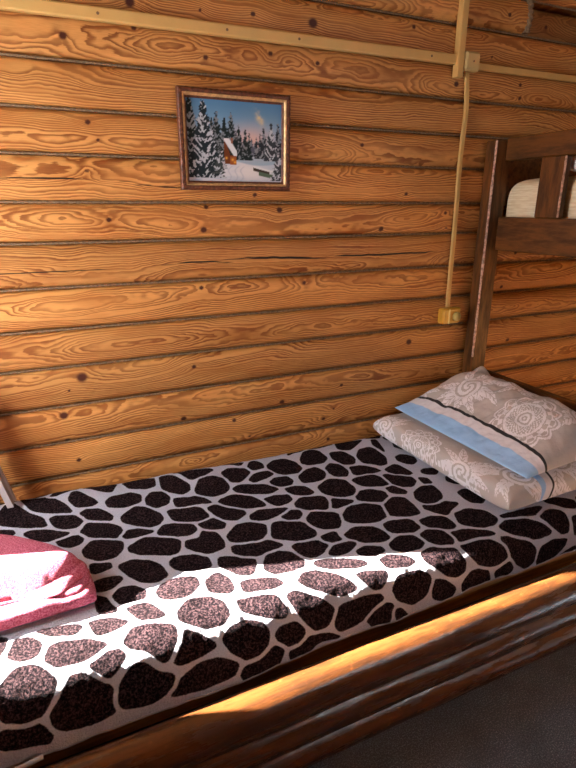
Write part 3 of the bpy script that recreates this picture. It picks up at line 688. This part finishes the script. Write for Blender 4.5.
# folded duvet under the pillow
def duvet_attr(P, u, v):
    x = P[..., 1]; y = P[..., 0] - 1.22 + (P[..., 2] - .50) * 1.0
    y = np.where(u < .5, y, y)
    L = lace_field(x, y, [(-.335, .035, .105, .1)], [(-.12, .03, .13, .4, 1), (-.56, .035, .14, .2, 2), (-.70, .17, .15, .8, 3), (-.68, .36, .16, .3, 5)])
    front = (P[..., 1] < -.66)
    hem = np.where(front & (P[..., 0] > 1.372), .040 + P[..., 0] - 1.372 - .35 * (P[..., 2] - .50), .5)
    return dict(lace=L, hem=hem)
def duvet_extra(top, u, v, prof):
    top[..., 2] += .004 * np.exp(-((v - .5) / .4) ** 2) * prof
    return top
dv = cushion('folded_duvet', [(1.203, -.045, .508), (1.230, -.772, .508), (1.690, -.757, .508), (1.690, -.04, .508)], .056, .0425, 9, 3.2, 170, 230, M['print'], attrf=duvet_attr, wrinkle=.003, seed=31, extra=duvet_extra, clust=1.5)
tag(dv, 'folded duvet in grey floral cover lying under the pillow at the bed head', 'duvet')

# pillow on top
def pillow_attr(P, u, v):
    x, y = P[..., 0], P[..., 1]
    L = lace_field(x, y, [(1.475, -.575, .118, .2)], [(1.50, -.27, .15, .5, 11), (1.64, -.40, .12, 1., 12), (1.63, -.68, .12, .3, 13), (1.42, -.08, .09, .3, 14)])
    return dict(lace=L, hem=u * .36 + .0015 * np.sin(v * 9))
def pillow_top(u, v):
    return (.020 + .130 * sstep(-.05, .72, u)) 
def pillow_extra(top, u, v, prof):
    # corner tip poking up at the back right
    k = np.exp(-((u - 1) / .12) ** 2 - ((v - .90) / .075) ** 2); top[..., 2] += .075 * k * prof ** .5
    ridge = np.exp(-((u - .42) / .05) ** 2) ; top[..., 2] -= .004 * ridge * prof
    return top
pw = cushion('pillow', [(1.302, -.055, .578), (1.318, -.750, .577), (1.685, -.728, .586), (1.690, -.10, .600)], pillow_top, .001, 6, 2.2, 190, 230, M['print'], attrf=pillow_attr, wrinkle=.006, seed=41, extra=pillow_extra, clust=1.4)
tag(pw, 'grey floral pillow with black, white and blue hem stripes resting on the folded duvet', 'pillow')

# ------------------------------------------------------------------ pink towel
def puffy(name, outline, z0, z1, p, q, mat, parent, seed=0, tilt=None, noise=.003):
    P = np.array(outline, float)
    P = chaikin(P, 3); L = np.r_[0, np.cumsum(np.linalg.norm(np.diff(np.vstack([P, P[:1]]), axis=0), axis=1))]
    N = 200; sL = np.linspace(0, L[-1], N, endpoint=False); PP = np.vstack([P, P[:1]]); O = np.stack([np.interp(sL, L, PP[:, i]) for i in range(2)], 1)
    c = O.mean(0); rho = np.r_[1, 1, np.sin(np.linspace(math.pi / 2, 0.02, 60))]
    V = []
    for k, r in enumerate(rho):
        XY = c + (O - c) * r
        h = np.full(N, z0) if k == 0 else z0 + .004 + (z1 - z0 - .004) * (1 - r ** p) ** (1 / q)
        if tilt is not None: h = np.where(h > z0, z0 + (h - z0) * tilt(XY[:, 0], XY[:, 1]), h)
        h = h + (0 if k < 2 else 1) * noise * fbm(XY[:, 0] * 18, XY[:, 1] * 18, seed)
        V += [(a, b, z) for (a, b), z in zip(XY, h)]
    m = len(rho); f = grid_faces(m, N, wrap_n=True) + [list(range(N))[::-1], [(m - 1) * N + j for j in range(N)]]
    return fixn(link(name, V, f, mat, parent))
tow = tag(empty('towel', (-.2, -.45, .456)), 'folded pink terry towel on the giraffe bedspread near the foot end', 'towel')
puffy('lower_fold', [(-.33, -.632), (-.15, -.630), (-.01, -.624), (.017, -.617), (.019, -.58), (.012, -.51), (-.05, -.43), (-.19, -.30), (-.33, -.26)], .4660, .496, 16, 2.0, M['terry'], tow, 51, noise=.002)
puffy('middle_fold', [(-.33, -.575), (-.12, -.585), (-.050, -.608), (-.012, -.606), (.012, -.560), (.010, -.515), (-.05, -.44), (-.19, -.31), (-.33, -.27)], .488, .503, 18, 2.2, M['terry'], tow, 52, noise=.001)
puffy('middle_fold', [(-.33, -.560), (-.15, -.575), (-.090, -.602), (-.055, -.602), (.006, -.550), (.007, -.52), (-.05, -.45), (-.19, -.32), (-.33, -.28)], .499, .527, 18, 2.2, M['terry'], tow, 53, tilt=lambda x, y: .25 + .75 * sstep(-.605, -.53, y), noise=.001)
puffy('upper_fold', [(-.33, -.560), (-.20, -.568), (-.130, -.592), (-.102, -.598), (-.012, -.550), (.0, -.525), (-.05, -.455), (-.19, -.325), (-.33, -.285)], .486, .556, 14, 2.0, M['terry'], tow, 54, tilt=lambda x, y: .26 + .74 * sstep(-.605, -.50, y), noise=.0012)

# ------------------------------------------------------------------ pale board leaning at the foot end
lb = tag(empty('leaning_board', (-.168, -.06, .468)), 'narrow pale grey board leaning on the wall at the left end of the bed', 'board')
def skew_box(y0, y1, x0, x1, z0, z1):
    v = []
    for z in (z0, z1):
        d = -.225 * (z - .468)
        v += [(x0 + d, y0, z), (x1 + d, y0, z), (x1 + d, y1, z), (x0 + d, y1, z)]
    return MB().add(v, [[0, 1, 2, 3], [4, 5, 6, 7], [0, 1, 5, 4], [1, 2, 6, 5], [2, 3, 7, 6], [3, 0, 4, 7]])
skew_box(-.098, -.060, -.192, -.174, .492, .90).build('panel', M['paint'], lb)
skew_box(-.060, -.042, -.196, -.168, .492, .905).build('edge_strip', M['paint_edge'], lb)

# ------------------------------------------------------------------ light: low sun through the side window, sky through it and the added fill window
E_ = math.radians(18.3); AZ = math.radians(16.5)
sd = Vector((math.cos(AZ) * math.cos(E_), -math.sin(AZ) * math.cos(E_), -math.sin(E_)))
sl = bpy.data.lights.new('sun', 'SUN'); sl.energy = 165.; sl.angle = math.radians(.53); sl.color = (1., .93, .82)
so = bpy.data.objects.new('sun', sl); COL.objects.link(so); so.location = (-4, 1, 3)
so.rotation_euler = sd.to_track_quat('-Z', 'Y').to_euler()
w = bpy.data.worlds.new('sky'); S.world = w; w.use_nodes = True
bg = w.node_tree.nodes['Background']; bg.inputs[0].default_value = (.93, .96, 1., 1); bg.inputs[1].default_value = 10.5
for nm, loc, rot, sx, sy in (('portal_side', (XL - .13, (W1[0] + W1[1]) / 2, (W1[2] + W1[3]) / 2), (0, -math.pi / 2, 0), W1[3] - W1[2], W1[1] - W1[0]),
                             ('portal_front', ((W2[0] + W2[1]) / 2, YF - .13, (W2[2] + W2[3]) / 2), (math.pi / 2, 0, 0), W2[1] - W2[0], W2[3] - W2[2])):
    a = bpy.data.lights.new(nm, 'AREA'); a.shape = 'RECTANGLE'; a.size = sx; a.size_y = sy; a.cycles.is_portal = True
    o = bpy.data.objects.new(nm, a); COL.objects.link(o); o.location = loc; o.rotation_euler = rot
S.cycles.max_bounces = 10; S.cycles.diffuse_bounces = 8; S.cycles.glossy_bounces = 4
S.cycles.transparent_max_bounces = 8; S.cycles.sample_clamp_indirect = 8
S.cycles.use_denoising = True
S.view_settings.view_transform = 'Standard'; S.view_settings.look = 'None'; S.view_settings.gamma = 1; S.view_settings.use_curve_mapping = False
S.view_settings.exposure = .62
